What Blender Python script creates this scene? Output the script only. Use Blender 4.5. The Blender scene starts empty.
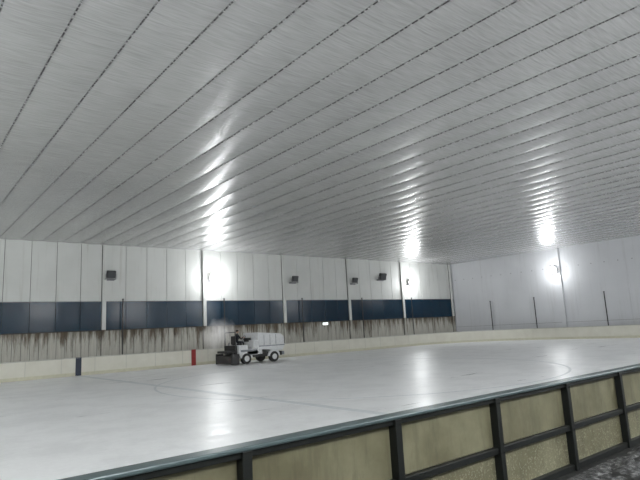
import bpy, math, random, bmesh
from mathutils import Vector, Matrix, noise
random.seed(7)
sc=bpy.context.scene
try:
    sc.view_settings.view_transform='Standard'
except Exception: pass
COL=bpy.context.collection
# ---------------------------------------------------------------- materials
class N:
    def __init__(s,name):
        s.m=bpy.data.materials.new(name); s.m.use_nodes=True
        s.t=s.m.node_tree; s.b=s.t.nodes["Principled BSDF"]
    def n(s,typ,**k):
        nd=s.t.nodes.new(typ)
        for a,b in k.items(): setattr(nd,a,b)
        return nd
    def l(s,a,b): s.t.links.new(a,b)
    def coord(s,scale=(1,1,1),loc=(0,0,0)):
        tc=s.n('ShaderNodeTexCoord'); mp=s.n('ShaderNodeMapping')
        mp.inputs['Scale'].default_value=scale; mp.inputs['Location'].default_value=loc
        s.l(tc.outputs['Object'],mp.inputs['Vector']); return mp.outputs['Vector']
    def noise(s,scale,vs=(1,1,1),detail=4,rough=.55,loc=(0,0,0)):
        n=s.n('ShaderNodeTexNoise'); n.inputs['Scale'].default_value=scale
        n.inputs['Detail'].default_value=detail; n.inputs['Roughness'].default_value=rough
        s.l(s.coord(vs,loc),n.inputs['Vector']); return n.outputs['Fac']
    def ramp(s,fac,stops):
        r=s.n('ShaderNodeValToRGB'); e=r.color_ramp.elements
        while len(e)<len(stops): e.new(.5)
        for q,(p,c) in zip(e,stops):
            q.position=p; q.color=tuple(c)+(1,) if hasattr(c,'__len__') else (c,c,c,1)
        s.l(fac,r.inputs['Fac']); return r.outputs['Color']
    def mix(s,fac,a,b,blend='MIX'):
        m=s.n('ShaderNodeMix',data_type='RGBA',blend_type=blend)
        for sock,v in ((m.inputs[0],fac),(m.inputs[6],a),(m.inputs[7],b)):
            if isinstance(v,bpy.types.NodeSocket): s.l(v,sock)
            elif hasattr(v,'__len__'): sock.default_value=tuple(v)+(1,)
            else: sock.default_value=v
        return m.outputs[2]
    def bump(s,h,strength=.3,dist=.02):
        b=s.n('ShaderNodeBump'); b.inputs['Strength'].default_value=strength; b.inputs['Distance'].default_value=dist
        s.l(h,b.inputs['Height']); s.l(b.outputs[0],s.b.inputs['Normal'])
    def set(s,color=None,rough=None,metal=None,spec=None):
        for k,v in (('Base Color',color),('Roughness',rough),('Metallic',metal),('Specular IOR Level',spec)):
            if v is None: continue
            if isinstance(v,bpy.types.NodeSocket): s.l(v,s.b.inputs[k])
            elif hasattr(v,'__len__'): s.b.inputs[k].default_value=tuple(v)+(1,)
            else: s.b.inputs[k].default_value=v
        return s.m
def simple(name,c,r=.5,metal=0,var=.12,sc_=6):
    k=N(name); f=k.noise(sc_)
    d=tuple(x*(1-var*2) for x in c)
    return k.set(k.mix(f,d,tuple(min(1,x*(1+var)) for x in c)),r,metal)

# ice
k=N('ice'); a=k.noise(.12,(1,1,1),6,.6); b=k.noise(1.0,(.15,1.6,1),6,.65); c=k.noise(9,(1,1,1),6,.7)
sr=k.noise(.6,(1,1,1),5,.7,(4,2,0))
col=k.mix(a,(.78,.80,.81),(.93,.945,.95)); col=k.mix(.3,col,k.ramp(b,[(.3,.68),(.7,.95)]))
col=k.mix(.25,col,k.ramp(c,[(.3,.7),(.65,.97)])); col=k.mix(.25,col,k.ramp(sr,[(.4,.64),(.55,.95)]))
ro=k.ramp(b,[(.3,.25),(.7,.44)])
k.bump(c,.14,.012); M_ice=k.set(col,ro,0,.45)
k=N('ice_line_paint'); b=k.noise(3,(1,1,1),5,.7)
M_line=k.set(k.mix(b,(.54,.57,.59),(.82,.84,.85)),.45)
# ceiling foil : fine cross ripples
k=N('ceiling_panel'); r2=k.noise(1,(1.3,20,1),3,.55,(3,1,0)); r4=k.noise(1,(.5,7,1),1,.4,(1,7,0)); bg=k.noise(.25,(1,1,1),1)
hh=k.mix(.35,r2,r4); k.bump(hh,.5,.035)
rm=k.ramp(r2,[(.3,.52),(.7,.74)]); col=k.mix(.3,rm,k.ramp(bg,[(.3,.56),(.7,.74)]))
M_ceil=k.set(col,.25,.55)
k=N('ceiling_seam'); w=k.noise(1,(.2,11,1),3,.6)
M_seam=k.set(k.ramp(w,[(.46,.05),(.62,.42)]),.5,.3)
# wall panels
def wallmat(name,base,lo,tint):
    k=N(name); big=k.noise(.35,(1,1,1),4); st=k.noise(1.2,(2.5,2.5,.12),5,.7); fi=k.noise(14,(1,1,1),3)
    col=k.mix(big,lo,base)
    col=k.mix(k.ramp(st,[(.55,0.),(.78,.55)]),col,tint)
    k.bump(fi,.1,.01)
    return k.set(col,.5)
M_wall=wallmat('white_wall_panel',(.69,.70,.68),(.51,.52,.50),(.33,.31,.27))
M_wallR=wallmat('white_wall_sheet',(.61,.62,.64),(.49,.50,.52),(.40,.40,.40))
M_gap=simple('dark_joint',(.10,.095,.085),.8)
# rusty lower planks : z gradient (more rust at top)
k=N('stained_planks'); st=k.noise(1,(3.2,3.2,.28),6,.75); s2=k.noise(1,(9,9,.5),5,.7,(5,0,0))
tc=k.n('ShaderNodeTexCoord'); sp=k.n('ShaderNodeSeparateXYZ'); k.l(tc.outputs['Object'],sp.inputs[0])
mr=k.n('ShaderNodeMapRange'); mr.inputs[1].default_value=1.2; mr.inputs[2].default_value=2.85; mr.inputs[3].default_value=-.07; mr.inputs[4].default_value=.15
k.l(sp.outputs['Z'],mr.inputs[0]); ad=k.n('ShaderNodeMath',operation='ADD'); k.l(st,ad.inputs[0]); k.l(mr.outputs[0],ad.inputs[1])
col=k.mix(s2,(.30,.29,.25),(.66,.65,.59))
col=k.mix(k.ramp(ad.outputs[0],[(.50,0.),(.66,.95)]),col,(.08,.055,.03))
M_plank=k.set(col,.7)
k=N('blue_wall_tarp'); w=k.noise(.5,(1,1,.6),1,.4); w2=k.noise(.3,(1,1,1),2)
k.bump(w,.35,.15); M_band=k.set(k.mix(w2,(.001,.013,.030),(.002,.028,.056)),.2,0,.3)
k=N('far_board_plastic'); st=k.noise(1.3,(1,1,1),6,.6); M_board=k.set(k.mix(st,(.56,.54,.46),(.72,.71,.63)),.4)
M_kick=simple('yellow_kick_plate',(.58,.56,.43),.45)
M_cap=simple('far_cap_rail',(.48,.48,.43),.4)
M_blue=simple('blue_line_paint',(.015,.025,.05),.4); M_red=simple('red_line_paint',(.30,.03,.03),.4)
# near board
k=N('near_board_panel'); a=k.noise(1.5,(1,1,1),5,.6); sp2=k.noise(34,(1,1,1),3,.7); dr=k.noise(1,(5,5,.8),5,.7)
tc=k.n('ShaderNodeTexCoord'); sp=k.n('ShaderNodeSeparateXYZ'); k.l(tc.outputs['Object'],sp.inputs[0])
mr=k.n('ShaderNodeMapRange'); mr.inputs[1].default_value=.45; mr.inputs[2].default_value=.2; k.l(sp.outputs['Z'],mr.inputs[0])
spk=k.ramp(sp2,[(.56,0.),(.62,.7)]); mu=k.n('ShaderNodeMath',operation='MULTIPLY'); k.l(spk,mu.inputs[0]); k.l(mr.outputs[0],mu.inputs[1])
col=k.mix(k.ramp(a,[(.35,0.),(.65,1.)]),(.125,.115,.066),(.20,.19,.12)); col=k.mix(k.ramp(dr,[(.5,0.),(.74,.6)]),col,(.06,.053,.033))
col=k.mix(mu.outputs[0],col,(.36,.345,.26)); M_near=k.set(col,.5)
M_frame=simple('dark_green_frame',(.006,.008,.007),.5,.2)
M_rail=simple('teal_top_rail',(.075,.105,.11),.35,.1)
k=N('wet_rubber_floor'); a=k.noise(2.2,(1,1,1),6,.7); M_out=k.set(k.mix(a,(.003,.003,.003),(.012,.012,.011)),k.ramp(a,[(.3,.5),(.7,.85)]))
k=N('dirty_snow'); a=k.noise(9,(1,1,1),6,.75); k.bump(a,.8,.05); M_snow=k.set(k.ramp(a,[(.42,.025),(.55,.10),(.72,.42)]),.8)
M_black=simple('black_plastic',(.015,.015,.016),.45); M_grey=simple('grey_metal',(.22,.22,.23),.45,.4)
M_dgrey=simple('dark_grey_metal',(.035,.035,.035),.5,.3)
M_white=simple('machine_white_paint',(.68,.69,.70),.35); M_mblue=simple('machine_grey_trim',(.24,.26,.28),.4)
M_rubber=simple('tire_rubber',(.03,.03,.03),.8)
M_cloth=simple('dark_work_jacket',(.025,.028,.035),.85); M_skin=simple('skin',(.45,.28,.20),.5,0,.05); M_hair=simple('dark_hair',(.02,.015,.012),.7); M_eye=simple('eye',(.05,.04,.035),.2)
def emis(name,c,s):
    k=N(name); k.set((.8,.8,.8),.3); k.b.inputs['Emission Color'].default_value=c+(1,); k.b.inputs['Emission Strength'].default_value=s
    return k.m
M_lens=emis('lit_lamp_glass',(.98,.99,1),25); M_sign=emis('lit_sign_face',(.9,1,.95),1.6)
M_glass_off=simple('unlit_lamp_glass',(.08,.085,.09),.2)
# ---------------------------------------------------------------- mesh builder
class MB:
    def __init__(s): s.v=[];s.f=[];s.mi=[];s.mats=[]
    def mat(s,m):
        if m not in s.mats: s.mats.append(m)
        return s.mats.index(m)
    def add(s,vs,fs,m):
        o=len(s.v); s.v+= [tuple(x) for x in vs]; i=s.mat(m)
        for f in fs: s.f.append([o+q for q in f]); s.mi.append(i)
    def box(s,a,b,m,M=None):
        (x0,y0,z0),(x1,y1,z1)=a,b
        vs=[Vector(p) for p in ((x0,y0,z0),(x1,y0,z0),(x1,y1,z0),(x0,y1,z0),(x0,y0,z1),(x1,y0,z1),(x1,y1,z1),(x0,y1,z1))]
        if M: vs=[M@p for p in vs]
        s.add(vs,[(3,2,1,0),(4,5,6,7),(0,1,5,4),(1,2,6,5),(2,3,7,6),(3,0,4,7)],m)
    def prism(s,poly,y0,y1,m):   # poly in XZ extruded along y
        n=len(poly); vs=[(x,y0,z) for x,z in poly]+[(x,y1,z) for x,z in poly]
        s.add(vs,[tuple(range(n)),tuple(range(2*n-1,n-1,-1))]+[(i,i+n,(i+1)%n+n,(i+1)%n) for i in range(n)],m)
    def cyl(s,p,q,r,m,n=16,r2=None):
        p=Vector(p);q=Vector(q);d=(q-p).normalized(); r2=r if r2 is None else r2
        u=d.orthogonal().normalized(); w=d.cross(u)
        vs=[p+(u*math.cos(t)+w*math.sin(t))*r for t in [2*math.pi*i/n for i in range(n)]]+[q+(u*math.cos(t)+w*math.sin(t))*r2 for t in [2*math.pi*i/n for i in range(n)]]
        s.add(vs,[tuple(range(n-1,-1,-1)),tuple(range(n,2*n))]+[(i,(i+1)%n,(i+1)%n+n,i+n) for i in range(n)],m)
    def ell(s,c,r,m,n=18,k=12,zmin=-2):
        vs=[];fs=[]
        for j in range(k+1):
            p=-math.pi/2+math.pi*j/k
            for i in range(n):
                t=2*math.pi*i/n; vs.append((c[0]+r[0]*math.cos(p)*math.cos(t),c[1]+r[1]*math.cos(p)*math.sin(t),c[2]+r[2]*max(math.sin(p),zmin)))
        for j in range(k):
            for i in range(n): fs.append((j*n+i,j*n+(i+1)%n,(j+1)*n+(i+1)%n,(j+1)*n+i))
        s.add(vs,fs,m)
    def torus(s,c,R,r,m,M,n=20,k=6):
        vs=[];fs=[]
        for i in range(n):
            t=2*math.pi*i/n
            for j in range(k):
                p=2*math.pi*j/k; vs.append(M@Vector(((R+r*math.cos(p))*math.cos(t),(R+r*math.cos(p))*math.sin(t),r*math.sin(p)))+Vector(c))
        for i in range(n):
            for j in range(k): fs.append((i*k+j,((i+1)%n)*k+j,((i+1)%n)*k+(j+1)%k,i*k+(j+1)%k))
        s.add(vs,fs,m)
    def sweep(s,path,t0,t1,z0,z1,m,closed=False):  # strip along path, offset t0..t1 (to the outside)
        n=len(path); vs=[]
        for i,p in enumerate(path):
            a=path[i-1] if (i>0 or closed) else path[i]; b=path[(i+1)%n] if (i<n-1 or closed) else path[i]
            d=(Vector(b)-Vector(a)).normalized(); nrm=Vector((d.y,-d.x))
            for t,z in ((t0,z0),(t1,z0),(t1,z1),(t0,z1)):
                q=Vector(p)+nrm*t; vs.append((q.x,q.y,z))
        fs=[]
        for i in range(n if closed else n-1):
            j=(i+1)%n
            for e in range(4): fs.append((i*4+e,i*4+(e+1)%4,j*4+(e+1)%4,j*4+e))
        if not closed: fs+=[(3,2,1,0),tuple(4*(n-1)+e for e in range(4))]
        s.add(vs,fs,m)
    def obj(s,name,parent=None,bevel=0,smooth=False,loc=None):
        me=bpy.data.meshes.new(name); me.from_pydata(s.v,[],s.f); me.update()
        for m in s.mats: me.materials.append(m)
        for p,i in zip(me.polygons,s.mi): p.material_index=i; p.use_smooth=smooth
        o=bpy.data.objects.new(name,me); COL.objects.link(o)
        bm=bmesh.new(); bm.from_mesh(me); bmesh.ops.recalc_face_normals(bm,faces=bm.faces); bm.to_mesh(me); bm.free()
        if parent: o.parent=parent
        if loc: o.location=loc
        if bevel:
            b=o.modifiers.new('b','BEVEL'); b.width=bevel; b.segments=2; b.limit_method='ANGLE'
        return o
def empty(name,loc=(0,0,0),rz=0):
    e=bpy.data.objects.new(name,None); COL.objects.link(e); e.location=loc; e.rotation_euler=(0,0,rz); return e

# ---------------------------------------------------------------- dimensions
X0,X1=-14.0,51.25; Y0,Y1=-5.0,38.7; ZC=8.87
BX0,BX1,BY0,BY1=-12.0,50.35,4.45,36.4; RC=8.5; BH=1.08; ZF=-.25
# floors
b=MB(); b.box((X0,Y0,-.5),(X1,Y1,ZF),M_out); b.obj('floor')
def arc(cx,cy,r,a0,a1,n=16): return [(cx+r*math.cos(a0+(a1-a0)*i/n),cy+r*math.sin(a0+(a1-a0)*i/n)) for i in range(n+1)]
P=math.pi
ring=arc(BX1-RC,BY0+RC,RC,-P/2,0)+arc(BX1-RC,BY1-RC,RC,0,P/2)+arc(BX0+RC,BY1-RC,RC,P/2,P)+arc(BX0+RC,BY0+RC,RC,P,1.5*P)
b=MB(); n=len(ring); b.add([(x,y,0) for x,y in ring]+[(x,y,-.22) for x,y in ring],[tuple(range(n))]+[(i,i+n,(i+1)%n+n,(i+1)%n) for i in range(n)],M_ice)
ice=b.obj('ice_rink_surface')
b=MB()
for x in (9.5,): b.box((x-.15,BY0+.1,.001),(x+.15,BY1-.1,.004),M_line)
c=arc(17.4,19,9.15,0,2*P,96)[:-1]
b.sweep(c,-.05,.05,.001,.004,M_line,True)
b.obj('marking_lines',ice)
# ceiling
b=MB(); PW=1.25; xs=[]
x=2.6-PW*14
while x<X1+.01:
    seg=8; vs=[];fs=[]
    for i in range(seg+1):
        t=i/seg; z=ZC-.032*math.sin(P*t)
        xx=min(max(x+PW*t,X0),X1)
        vs+=[(xx,Y0,z),(xx,Y1,z)]
    fs=[(2*i,2*i+1,2*i+3,2*i+2) for i in range(seg)]
    b.add(vs,fs,M_ceil); xs.append(x); x+=PW
b.box((X0,Y0,ZC+.05),(X1,Y1,ZC+.2),M_gap)
ce=b.obj('ceiling')
for p in ce.data.polygons: p.use_smooth=True
b=MB()
for x in xs:
    if X0<x<X1: b.box((x-.015,Y0,ZC-.014),(x+.015,Y1,ZC+.01),M_seam)
b.obj('seam_strips',ce)
# ---------------------------------------------------------------- walls
def wall(name,axis,pos,a0,a1,sgn,mat):
    b=MB()
    if axis=='y': b.box((a0,pos,-.5),(a1,pos+sgn*.3,ZC+.2),mat)
    else: b.box((pos,a0,-.5),(pos+sgn*.3,a1,ZC+.2),mat)
    return b.obj(name)
wl=wall('wall_left','y',Y1,X0,X1,1,M_gap)
wr=wall('wall_right','x',X1,Y0,Y1,1,M_gap)
wn=wall('wall_near','y',Y0,X0,X1,-1,M_wall)
wb=wall('wall_back','x',X0,Y0,Y1,-1,M_wall)
cols=[11.65+7.72*i for i in range(-3,5)]
b=MB(); pw=7.72/5; x=cols[0]-pw*3
while x<X1:
    a,c=max(x+.018,X0),min(x+pw-.018,X1)
    if c>a:
        j=random.uniform(0,.015)
        b.box((a,Y1-.05-j,4.82),(c,Y1,ZC),M_wall)
    x+=pw
b.obj('upper_panels',wl)
b=MB(); x=cols[0]-pw*3
while x<X1:
    a,c=max(x+.008,X0),min(x+pw-.008,X1)
    if c>a:
        b.box((a,Y1-.09,2.82),(c,Y1-.01,4.80),M_band)
    x+=pw
b.obj('blue_band',wl,bevel=.02)
b=MB(); x=X0; q=.515
while x<X1-.05:
    w=min(q,X1-x); b.box((x+.015,Y1-.06-random.uniform(0,.02),ZF),(x+w-.01,Y1,2.80),M_plank); x+=q
b.obj('lower_planks',wl)
b=MB(); b.box((X0,Y1-.12,4.79),(X1,Y1-.04,4.83),M_grey); b.box((X0,Y1-.12,2.78),(X1,Y1-.04,2.84),M_dgrey); b.obj('band_rails',wl)
b=MB()
for x in cols+[X1-.4]:
    b.box((x-.13,Y1-.22,2.84),(x+.13,Y1,ZC-.04),M_wall); b.box((x-.13,Y1-.22,ZF),(x+.13,Y1,2.84),M_plank)
    b.box((x-.16,Y1-.12,ZF),(x-.13,Y1,ZC-.04),M_gap)
b.obj('columns',wl)
b=MB(); y=Y1; pw2=2.4
while y>Y0:
    b.box((X1-.04,max(y-pw2+.006,Y0),1.6),(X1,y,ZC),M_wallR); b.box((X1-.06,max(y-pw2+.006,Y0),ZF),(X1,y,1.58),M_wallR); y-=pw2
b.obj('wall_sheets',wr)
b=MB()
for y in (25.7,10.2,-3): b.box((X1-.2,y-.22,ZF),(X1,y+.22,ZC-.04),M_wallR)
b.obj('columns',wr)
b=MB()
y=Y1-.6
while y>Y0+1:
    b.box((X1-.07,y-.04,6.9),(X1-.035,y+.04,6.98),M_grey); y-=1.2
b.obj('bolts',wr)
# ---------------------------------------------------------------- far boards
path_far=[(BX1-RC,BY0)]+ring[1:17]+ring[17:]
b=MB()
b.sweep(path_far,0,.10,0.0,BH,M_board); b.sweep(path_far,-.012,.0,.0,.2,M_kick); b.sweep(path_far,-.03,.14,BH,BH+.05,M_cap)
fb=b.obj('rink_boards')
b=MB()
x=BX0+RC
while x<BX1-RC:
    b.box((x-.012,BY1-.004,.2),(x+.012,BY1+.01,BH),M_cap); x+=2.0
b.obj('board_joints',fb)
b=MB(); b.box((9.5-.17,BY1-.03,0.005),(9.5+.17,BY1+.0,BH+.06),M_blue); b.obj('blue_line_mark',fb)
b=MB(); b.box((17.35-.17,BY1-.03,0.005),(17.35+.17,BY1+.0,BH+.06),M_red); b.obj('red_line_mark',fb)
# near board: straight side, open steel framing seen from outside
b=MB(); sN=1.9622; xa,xb=BX0+RC,BX1-RC; NH=1.06
posts=[2.5688+sN*i for i in range(-3,21)]
posts=[p for p in posts if xa<p<xb]
yb=BY0
b.box((xa,yb-.02,.42),(xb,yb+.02,NH),M_near); b.box((xa,yb-.02,-.17),(xb,yb+.02,.36),M_near)
b.box((xa,yb+.02,-.2),(xb,yb+.035,NH),M_board)
for p in posts:
    b.box((p-.05,yb-.13,ZF),(p+.05,yb-.0,NH),M_frame)
b.box((xa,yb-.10,.34),(xb,yb-.015,.42),M_frame)
b.box((xa,yb-.10,-.25),(xb,yb+.02,-.16),M_frame)
b.box((xa,yb-.10,NH-.06),(xb,yb-.015,NH),M_frame)
nb=b.obj('near_side_panels',fb,bevel=.006)
b=MB(); b.box((xa,yb-.14,NH+.001),(xb,yb+.05,NH+.045),M_rail); b.obj('top_rail',fb,bevel=.012)
# snow outside near boards
b=MB(); nx,ny=120,16; vs=[];fs=[]
for i in range(nx+1):
    for j in range(ny+1):
        x=7.2+9*i/nx; y=3.55+.72*j/ny
        e=math.sin(P*j/ny)**.6*math.sin(P*i/nx)**.5
        h=(.3+.9*noise.noise(Vector((x*2.2,y*3,0)))+.5*noise.noise(Vector((x*8,y*9,2))))*.14*e
        vs.append((x,y,ZF-.01+max(0,h)))
for i in range(nx):
    for j in range(ny): a=i*(ny+1)+j; fs.append((a,a+ny+1,a+ny+2,a+1))
b.add(vs,fs,M_snow); b.obj('snow_pile',smooth=True)
# ---------------------------------------------------------------- net poles
def pole(x,y,z0,z1):
    b=MB(); b.cyl((0,0,z0),(0,0,z1),.045,M_dgrey,10); b.box((-.09,-.09,z0),(.09,.09,z0+.1),M_dgrey); b.cyl((0,0,z1),(0,0,z1+.08),.07,M_dgrey,10)
    b.obj('net_pole',loc=(x,y,0))
for y in (33.6,28.5,21.6,15.5): pole(X1-.28,y,ZF,4.15)
for x in (12.9,21.0,28.9,36.3,43.6): pole(x,Y1-.34,ZF,4.9)
# ---------------------------------------------------------------- floodlights
def flood(x,y,z,rz,on,power=900,big=1.0,rad=.3):
    e=empty('wall_floodlight',(x,y,z),rz)
    M=Matrix.Rotation(math.radians(-22),4,'X')
    b=MB(); s=big; yo=.42 if not on else .30
    b.box((-.30*s,-.10*s,-.25*s),(.30*s,.10*s,.25*s),M_dgrey,M)
    for i in range(5): b.box(((-.26+.12*i)*s,-.17*s,-.2*s),((-.23+.12*i)*s,-.10*s,.2*s),M_dgrey,M)
    h=b.obj('housing',e,bevel=.015,loc=(0,yo,0))
    b=MB()
    if on: b.ell((0,.18,-.04),(.40,.17,.36),M_lens)
    else: b.box((-.26*s,.10*s,-.21*s),(.26*s,.13*s,.21*s),M_glass_off,M)
    b.obj('lens',e,loc=(0,yo,0),smooth=bool(on))
    b=MB(); b.box((-.36*s,-.02,-.03),(-.31*s,.03,.03),M_grey); b.box((.31*s,-.02,-.03),(.36*s,.03,.03),M_grey)
    b.box((-.36*s,-yo,-.36),(-.32*s,.0,-.31),M_grey); b.box((.32*s,-yo,-.36),(.36*s,.0,-.31),M_grey)
    b.box((-.36*s,-.03,-.36),(-.32*s,.01,.03),M_grey); b.box((.32*s,-.03,-.36),(.36*s,.01,.03),M_grey); b.box((-.36*s,-yo,-.42),(.36*s,-yo+.04,-.25),M_grey)
    b.obj('bracket',e,loc=(0,yo,0))
    if on:
        l=bpy.data.lights.new('lamp','POINT'); l.energy=power; l.shadow_soft_size=rad; l.color=(.96,.985,1)
        o=bpy.data.objects.new('lamp',l); COL.objects.link(o); o.parent=e; o.location=(0,1.0,-.12)
for x,on in ((12.0,0),(20.1,1),(28.1,0),(35.4,0),(43.7,1)): flood(x,Y1-.06,6.7,P,on,330,rad=.32)
flood(39.3,Y1-.06,7.15,P,0,big=1.35)
flood(X1-.2,26.0,6.75,P/2,1,230,rad=.32)
flood(X1-.04,6,6.75,P/2,1,900)  # out-of-view floodlight, added as base light
for x in (-8,4,16,28,40): flood(x,Y0,6.9,0,1,1400)  # unseen row behind the camera, added for even base lighting
for y in (6,18,30): flood(X0,y,6.8,-P/2,1,1350)  # unseen back-wall row, likewise added for base lighting
# lit sign on left wall
b=MB(); b.box((-.35,-.08,-.14),(.35,.0,.14),M_dgrey); b.box((-.31,-.1,-.11),(.31,-.08,.11),M_sign); b.obj('exit_sign',loc=(31.6,Y1-.09,2.6))
# ---------------------------------------------------------------- ice resurfacer (faces +X)
e=empty('ice_resurfacer',(20.35,33.4,0))
b=MB()
b.box((-1.5,-.85,.42),(2.1,.85,.72),M_dgrey)
b.prism([(-.9,.62),(.35,.62),(.35,.98),(-.9,.98)],-1.0,1.0,M_white)
b.obj('chassis',e,bevel=.02)
b=MB()
b.prism([(.0,.95),(2.05,.78),(2.25,1.1),(2.22,1.75),(1.95,1.98),(.0,2.12)],-1.02,1.02,M_white)
b.prism([(.05,1.12),(2.26,1.12),(2.26,1.2),(.05,1.2)],-1.03,1.03,M_mblue)
for x in (.5,1.0,1.5): b.box((x-.02,-1.04,1.22),(x+.02,1.04,1.95),M_mblue)
b.obj('snow_tank',e,bevel=.05)
b=MB(); b.prism([(-1.55,.6),(0,.6),(0,1.6),(-.35,1.6),(-.38,1.0),(-.82,1.0),(-.86,1.3),(-1.55,1.3)],-1.0,1.0,M_white)
b.box((-1.4,-1.02,.85),(-.2,1.02,.98),M_mblue); b.obj('engine_cover',e,bevel=.02)
b=MB()
for x in (-.95,1.35):
    for y in (-.88,.88):
        s=1 if y>0 else -1
        b.cyl((x,y-.14*s,.37),(x,y+.14*s,.37),.37,M_rubber,24); b.cyl((x,y+.13*s,.37),(x,y+.17*s,.37),.2,M_white,16)
b.obj('wheels',e,bevel=.03)
b=MB()
for xc in (-.95,1.35): b.prism([(xc+.50*math.cos(t),.42+.50*math.sin(t)) for t in [P*i/10 for i in range(11)]],-.98,.98,M_white)
b.obj('fenders',e)
b=MB()
b.box((-1.35,-.3,1.3),(-.88,.3,1.42),M_black); b.box((-1.45,-.3,1.35),(-1.33,.3,1.95),M_black)
b.obj('driver_seat',e,bevel=.04)
b=MB(); b.box((-.36,-.35,1.5),(-.18,.35,1.78),M_black); b.cyl((-.34,0,1.62),(-.56,0,1.76),.025,M_black)
b.torus((-.58,0,1.78),.19,.02,M_black,Matrix.Rotation(math.radians(-55),3,'Y')); b.obj('steering_console',e)
b=MB()
b.box((-2.15,-1.1,.06),(-1.65,1.1,.62),M_dgrey); b.box((-2.2,-1.15,.03),(-1.6,-1.08,.75),M_black); b.box((-2.2,1.08,.03),(-1.6,1.15,.75),M_black)
b.cyl((-1.75,-.5,.65),(-1.45,-.5,1.5),.05,M_grey); b.cyl((-1.75,.5,.65),(-1.45,.5,1.5),.05,M_grey)
b.box((-1.72,-.75,.6),(-1.5,.75,1.3),M_dgrey); b.box((-2.3,-.7,.8),(-1.72,.7,.95),M_dgrey)
b.cyl((-1.65,-.72,1.3),(-1.65,-.72,2.2),.03,M_black); b.cyl((-1.65,.72,1.3),(-1.65,.72,2.2),.03,M_black)
b.cyl((-1.65,-.72,2.2),(-1.65,.72,2.2),.03,M_black)
b.obj('conditioner',e,bevel=.01)
b=MB(); b.cyl((2.28,-.6,1.45),(2.31,-.6,1.45),.11,M_glass_off); b.cyl((2.28,.6,1.45),(2.31,.6,1.45),.11,M_glass_off); b.box((2.1,-.95,.45),(2.25,.95,.7),M_mblue); b.obj('headlights_bumper',e)
# seated operator (one skinned body), hands on the steering wheel
J={'pel':((-1.14,0,1.54),.15),'wa':((-1.15,0,1.68),.14),'ch':((-1.13,0,1.90),.165),'nk':((-1.10,0,2.06),.06),'hd':((-1.08,0,2.14),.055)}
E=[('pel','wa'),('wa','ch'),('ch','nk'),('nk','hd')]
for s,t in ((-1,'r'),(1,'l')):
    J.update({'sh'+t:((-1.12,s*.19,1.97),.07),'el'+t:((-.96,s*.28,1.74),.052),'wr'+t:((-.70,s*.2,1.79),.034),
      'hp'+t:((-1.10,s*.11,1.52),.105),'kn'+t:((-.70,s*.15,1.50),.07),'an'+t:((-.66,s*.15,1.10),.048),'to'+t:((-.50,s*.15,1.05),.04)})
    E+=[('ch','sh'+t),('sh'+t,'el'+t),('el'+t,'wr'+t),('pel','hp'+t),('hp'+t,'kn'+t),('kn'+t,'an'+t),('an'+t,'to'+t)]
ks=list(J); me=bpy.data.meshes.new('body'); me.from_pydata([J[q][0] for q in ks],[(ks.index(a),ks.index(c)) for a,c in E],[]); me.materials.append(M_cloth)
body=bpy.data.objects.new('body',me); COL.objects.link(body)
op=empty('machine_operator',(20.35,33.4,0)); body.parent=op
sk=body.modifiers.new('skin','SKIN'); sk.use_smooth_shade=True
for i,q in enumerate(ks): r=J[q][1]; me.skin_vertices[0].data[i].radius=(r,r); me.skin_vertices[0].data[i].use_root=(q=='pel')
ss=body.modifiers.new('sub','SUBSURF'); ss.levels=2; ss.render_levels=2
b=MB(); hc=(-1.06,0,2.25)
b.ell(hc,(.098,.077,.118),M_skin); b.ell((hc[0]-.018,0,hc[2]+.028),(.103,.086,.105),M_hair,zmin=-.35)
b.ell((hc[0]+.1,0,hc[2]-.015),(.02,.014,.024),M_skin); b.ell((hc[0]+.088,0,hc[2]-.06),(.012,.026,.006),M_red)
for s in (-1,1): b.ell((hc[0]+.085,s*.032,hc[2]+.005),(.012,.014,.009),M_eye); b.ell((hc[0]-.005,s*.08,hc[2]-.01),(.022,.012,.032),M_skin)
b.obj('head',op,smooth=True)
b=MB()
for s in (-1,1):
    b.ell((-.665,s*.19,1.80),(.045,.024,.035),M_skin)
    for i in range(4):
        z=1.825-.017*i; L=(.034,.04,.038,.028)[i]; x=-.635+.006*i
        b.cyl((x,s*.192,z),(x+L,s*.205,z+.004),.009,M_skin,8); b.cyl((x+L,s*.205,z+.004),(x+L+.004,s*.178,z),.008,M_skin,8); b.cyl((x+L+.004,s*.178,z),(x+L-.02,s*.168,z-.004),.007,M_skin,8)
    b.cyl((-.66,s*.175,1.82),(-.625,s*.155,1.835),.010,M_skin,8); b.cyl((-.625,s*.155,1.835),(-.60,s*.165,1.83),.009,M_skin,8)
b.obj('hands',op,smooth=True)
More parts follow.
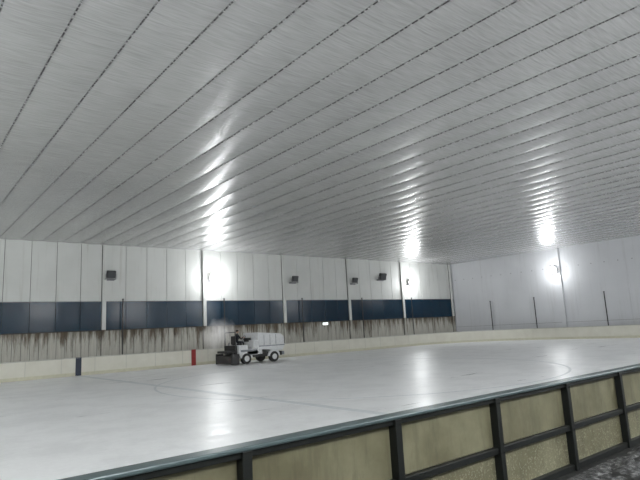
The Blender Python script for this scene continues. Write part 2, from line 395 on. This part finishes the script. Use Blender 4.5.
# warm-water vapour drifting behind the machine (multiple scattering approximated by a little emission in the fog)
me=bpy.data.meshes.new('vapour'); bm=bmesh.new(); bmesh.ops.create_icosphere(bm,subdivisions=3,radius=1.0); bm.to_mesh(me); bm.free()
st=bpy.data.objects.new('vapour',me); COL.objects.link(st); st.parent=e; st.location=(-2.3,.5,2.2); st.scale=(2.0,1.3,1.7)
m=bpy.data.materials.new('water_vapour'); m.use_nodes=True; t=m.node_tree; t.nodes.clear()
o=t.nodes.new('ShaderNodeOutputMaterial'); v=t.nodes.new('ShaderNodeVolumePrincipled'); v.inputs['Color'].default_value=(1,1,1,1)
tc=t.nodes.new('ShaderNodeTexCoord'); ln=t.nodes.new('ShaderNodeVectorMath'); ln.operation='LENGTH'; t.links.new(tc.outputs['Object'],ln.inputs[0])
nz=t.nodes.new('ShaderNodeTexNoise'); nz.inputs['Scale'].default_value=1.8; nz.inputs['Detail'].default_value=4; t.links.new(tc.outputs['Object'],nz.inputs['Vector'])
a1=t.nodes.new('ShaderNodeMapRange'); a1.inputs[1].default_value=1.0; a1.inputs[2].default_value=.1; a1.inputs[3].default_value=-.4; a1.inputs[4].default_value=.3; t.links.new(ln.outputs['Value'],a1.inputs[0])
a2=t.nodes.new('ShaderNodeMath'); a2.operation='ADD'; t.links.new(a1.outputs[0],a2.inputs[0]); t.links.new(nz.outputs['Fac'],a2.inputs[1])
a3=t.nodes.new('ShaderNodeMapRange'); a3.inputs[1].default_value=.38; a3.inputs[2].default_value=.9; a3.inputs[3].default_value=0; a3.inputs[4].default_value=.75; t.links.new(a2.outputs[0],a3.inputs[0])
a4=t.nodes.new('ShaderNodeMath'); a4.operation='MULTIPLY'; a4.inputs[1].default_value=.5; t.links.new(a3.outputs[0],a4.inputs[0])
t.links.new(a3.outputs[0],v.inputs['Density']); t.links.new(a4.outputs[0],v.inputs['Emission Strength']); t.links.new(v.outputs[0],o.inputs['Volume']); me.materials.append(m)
# ---------------------------------------------------------------- world
w=bpy.data.worlds.new('w'); sc.world=w; w.use_nodes=True
w.node_tree.nodes['Background'].inputs[0].default_value=(.02,.02,.025,1)
# ---------------------------------------------------------------- camera
f,pi,ro,ya=529.15,.1673,.0516,.6850
F=Vector((math.sin(ya)*math.cos(pi),math.cos(ya)*math.cos(pi),math.sin(pi))); R=Vector((math.cos(ya),-math.sin(ya),0)); U=R.cross(F)
c_,s_=math.cos(ro),math.sin(ro); R2=R*c_-U*s_; U2=R*s_+U*c_
M=Matrix(((R2.x,U2.x,-F.x,0),(R2.y,U2.y,-F.y,0),(R2.z,U2.z,-F.z,2.1),(0,0,0,1)))
cd=bpy.data.cameras.new('camera'); co=bpy.data.objects.new('camera',cd); COL.objects.link(co); co.matrix_world=M
cd.sensor_width=36; cd.lens=f/640*36; cd.clip_end=300; cd.clip_start=.05; sc.camera=co
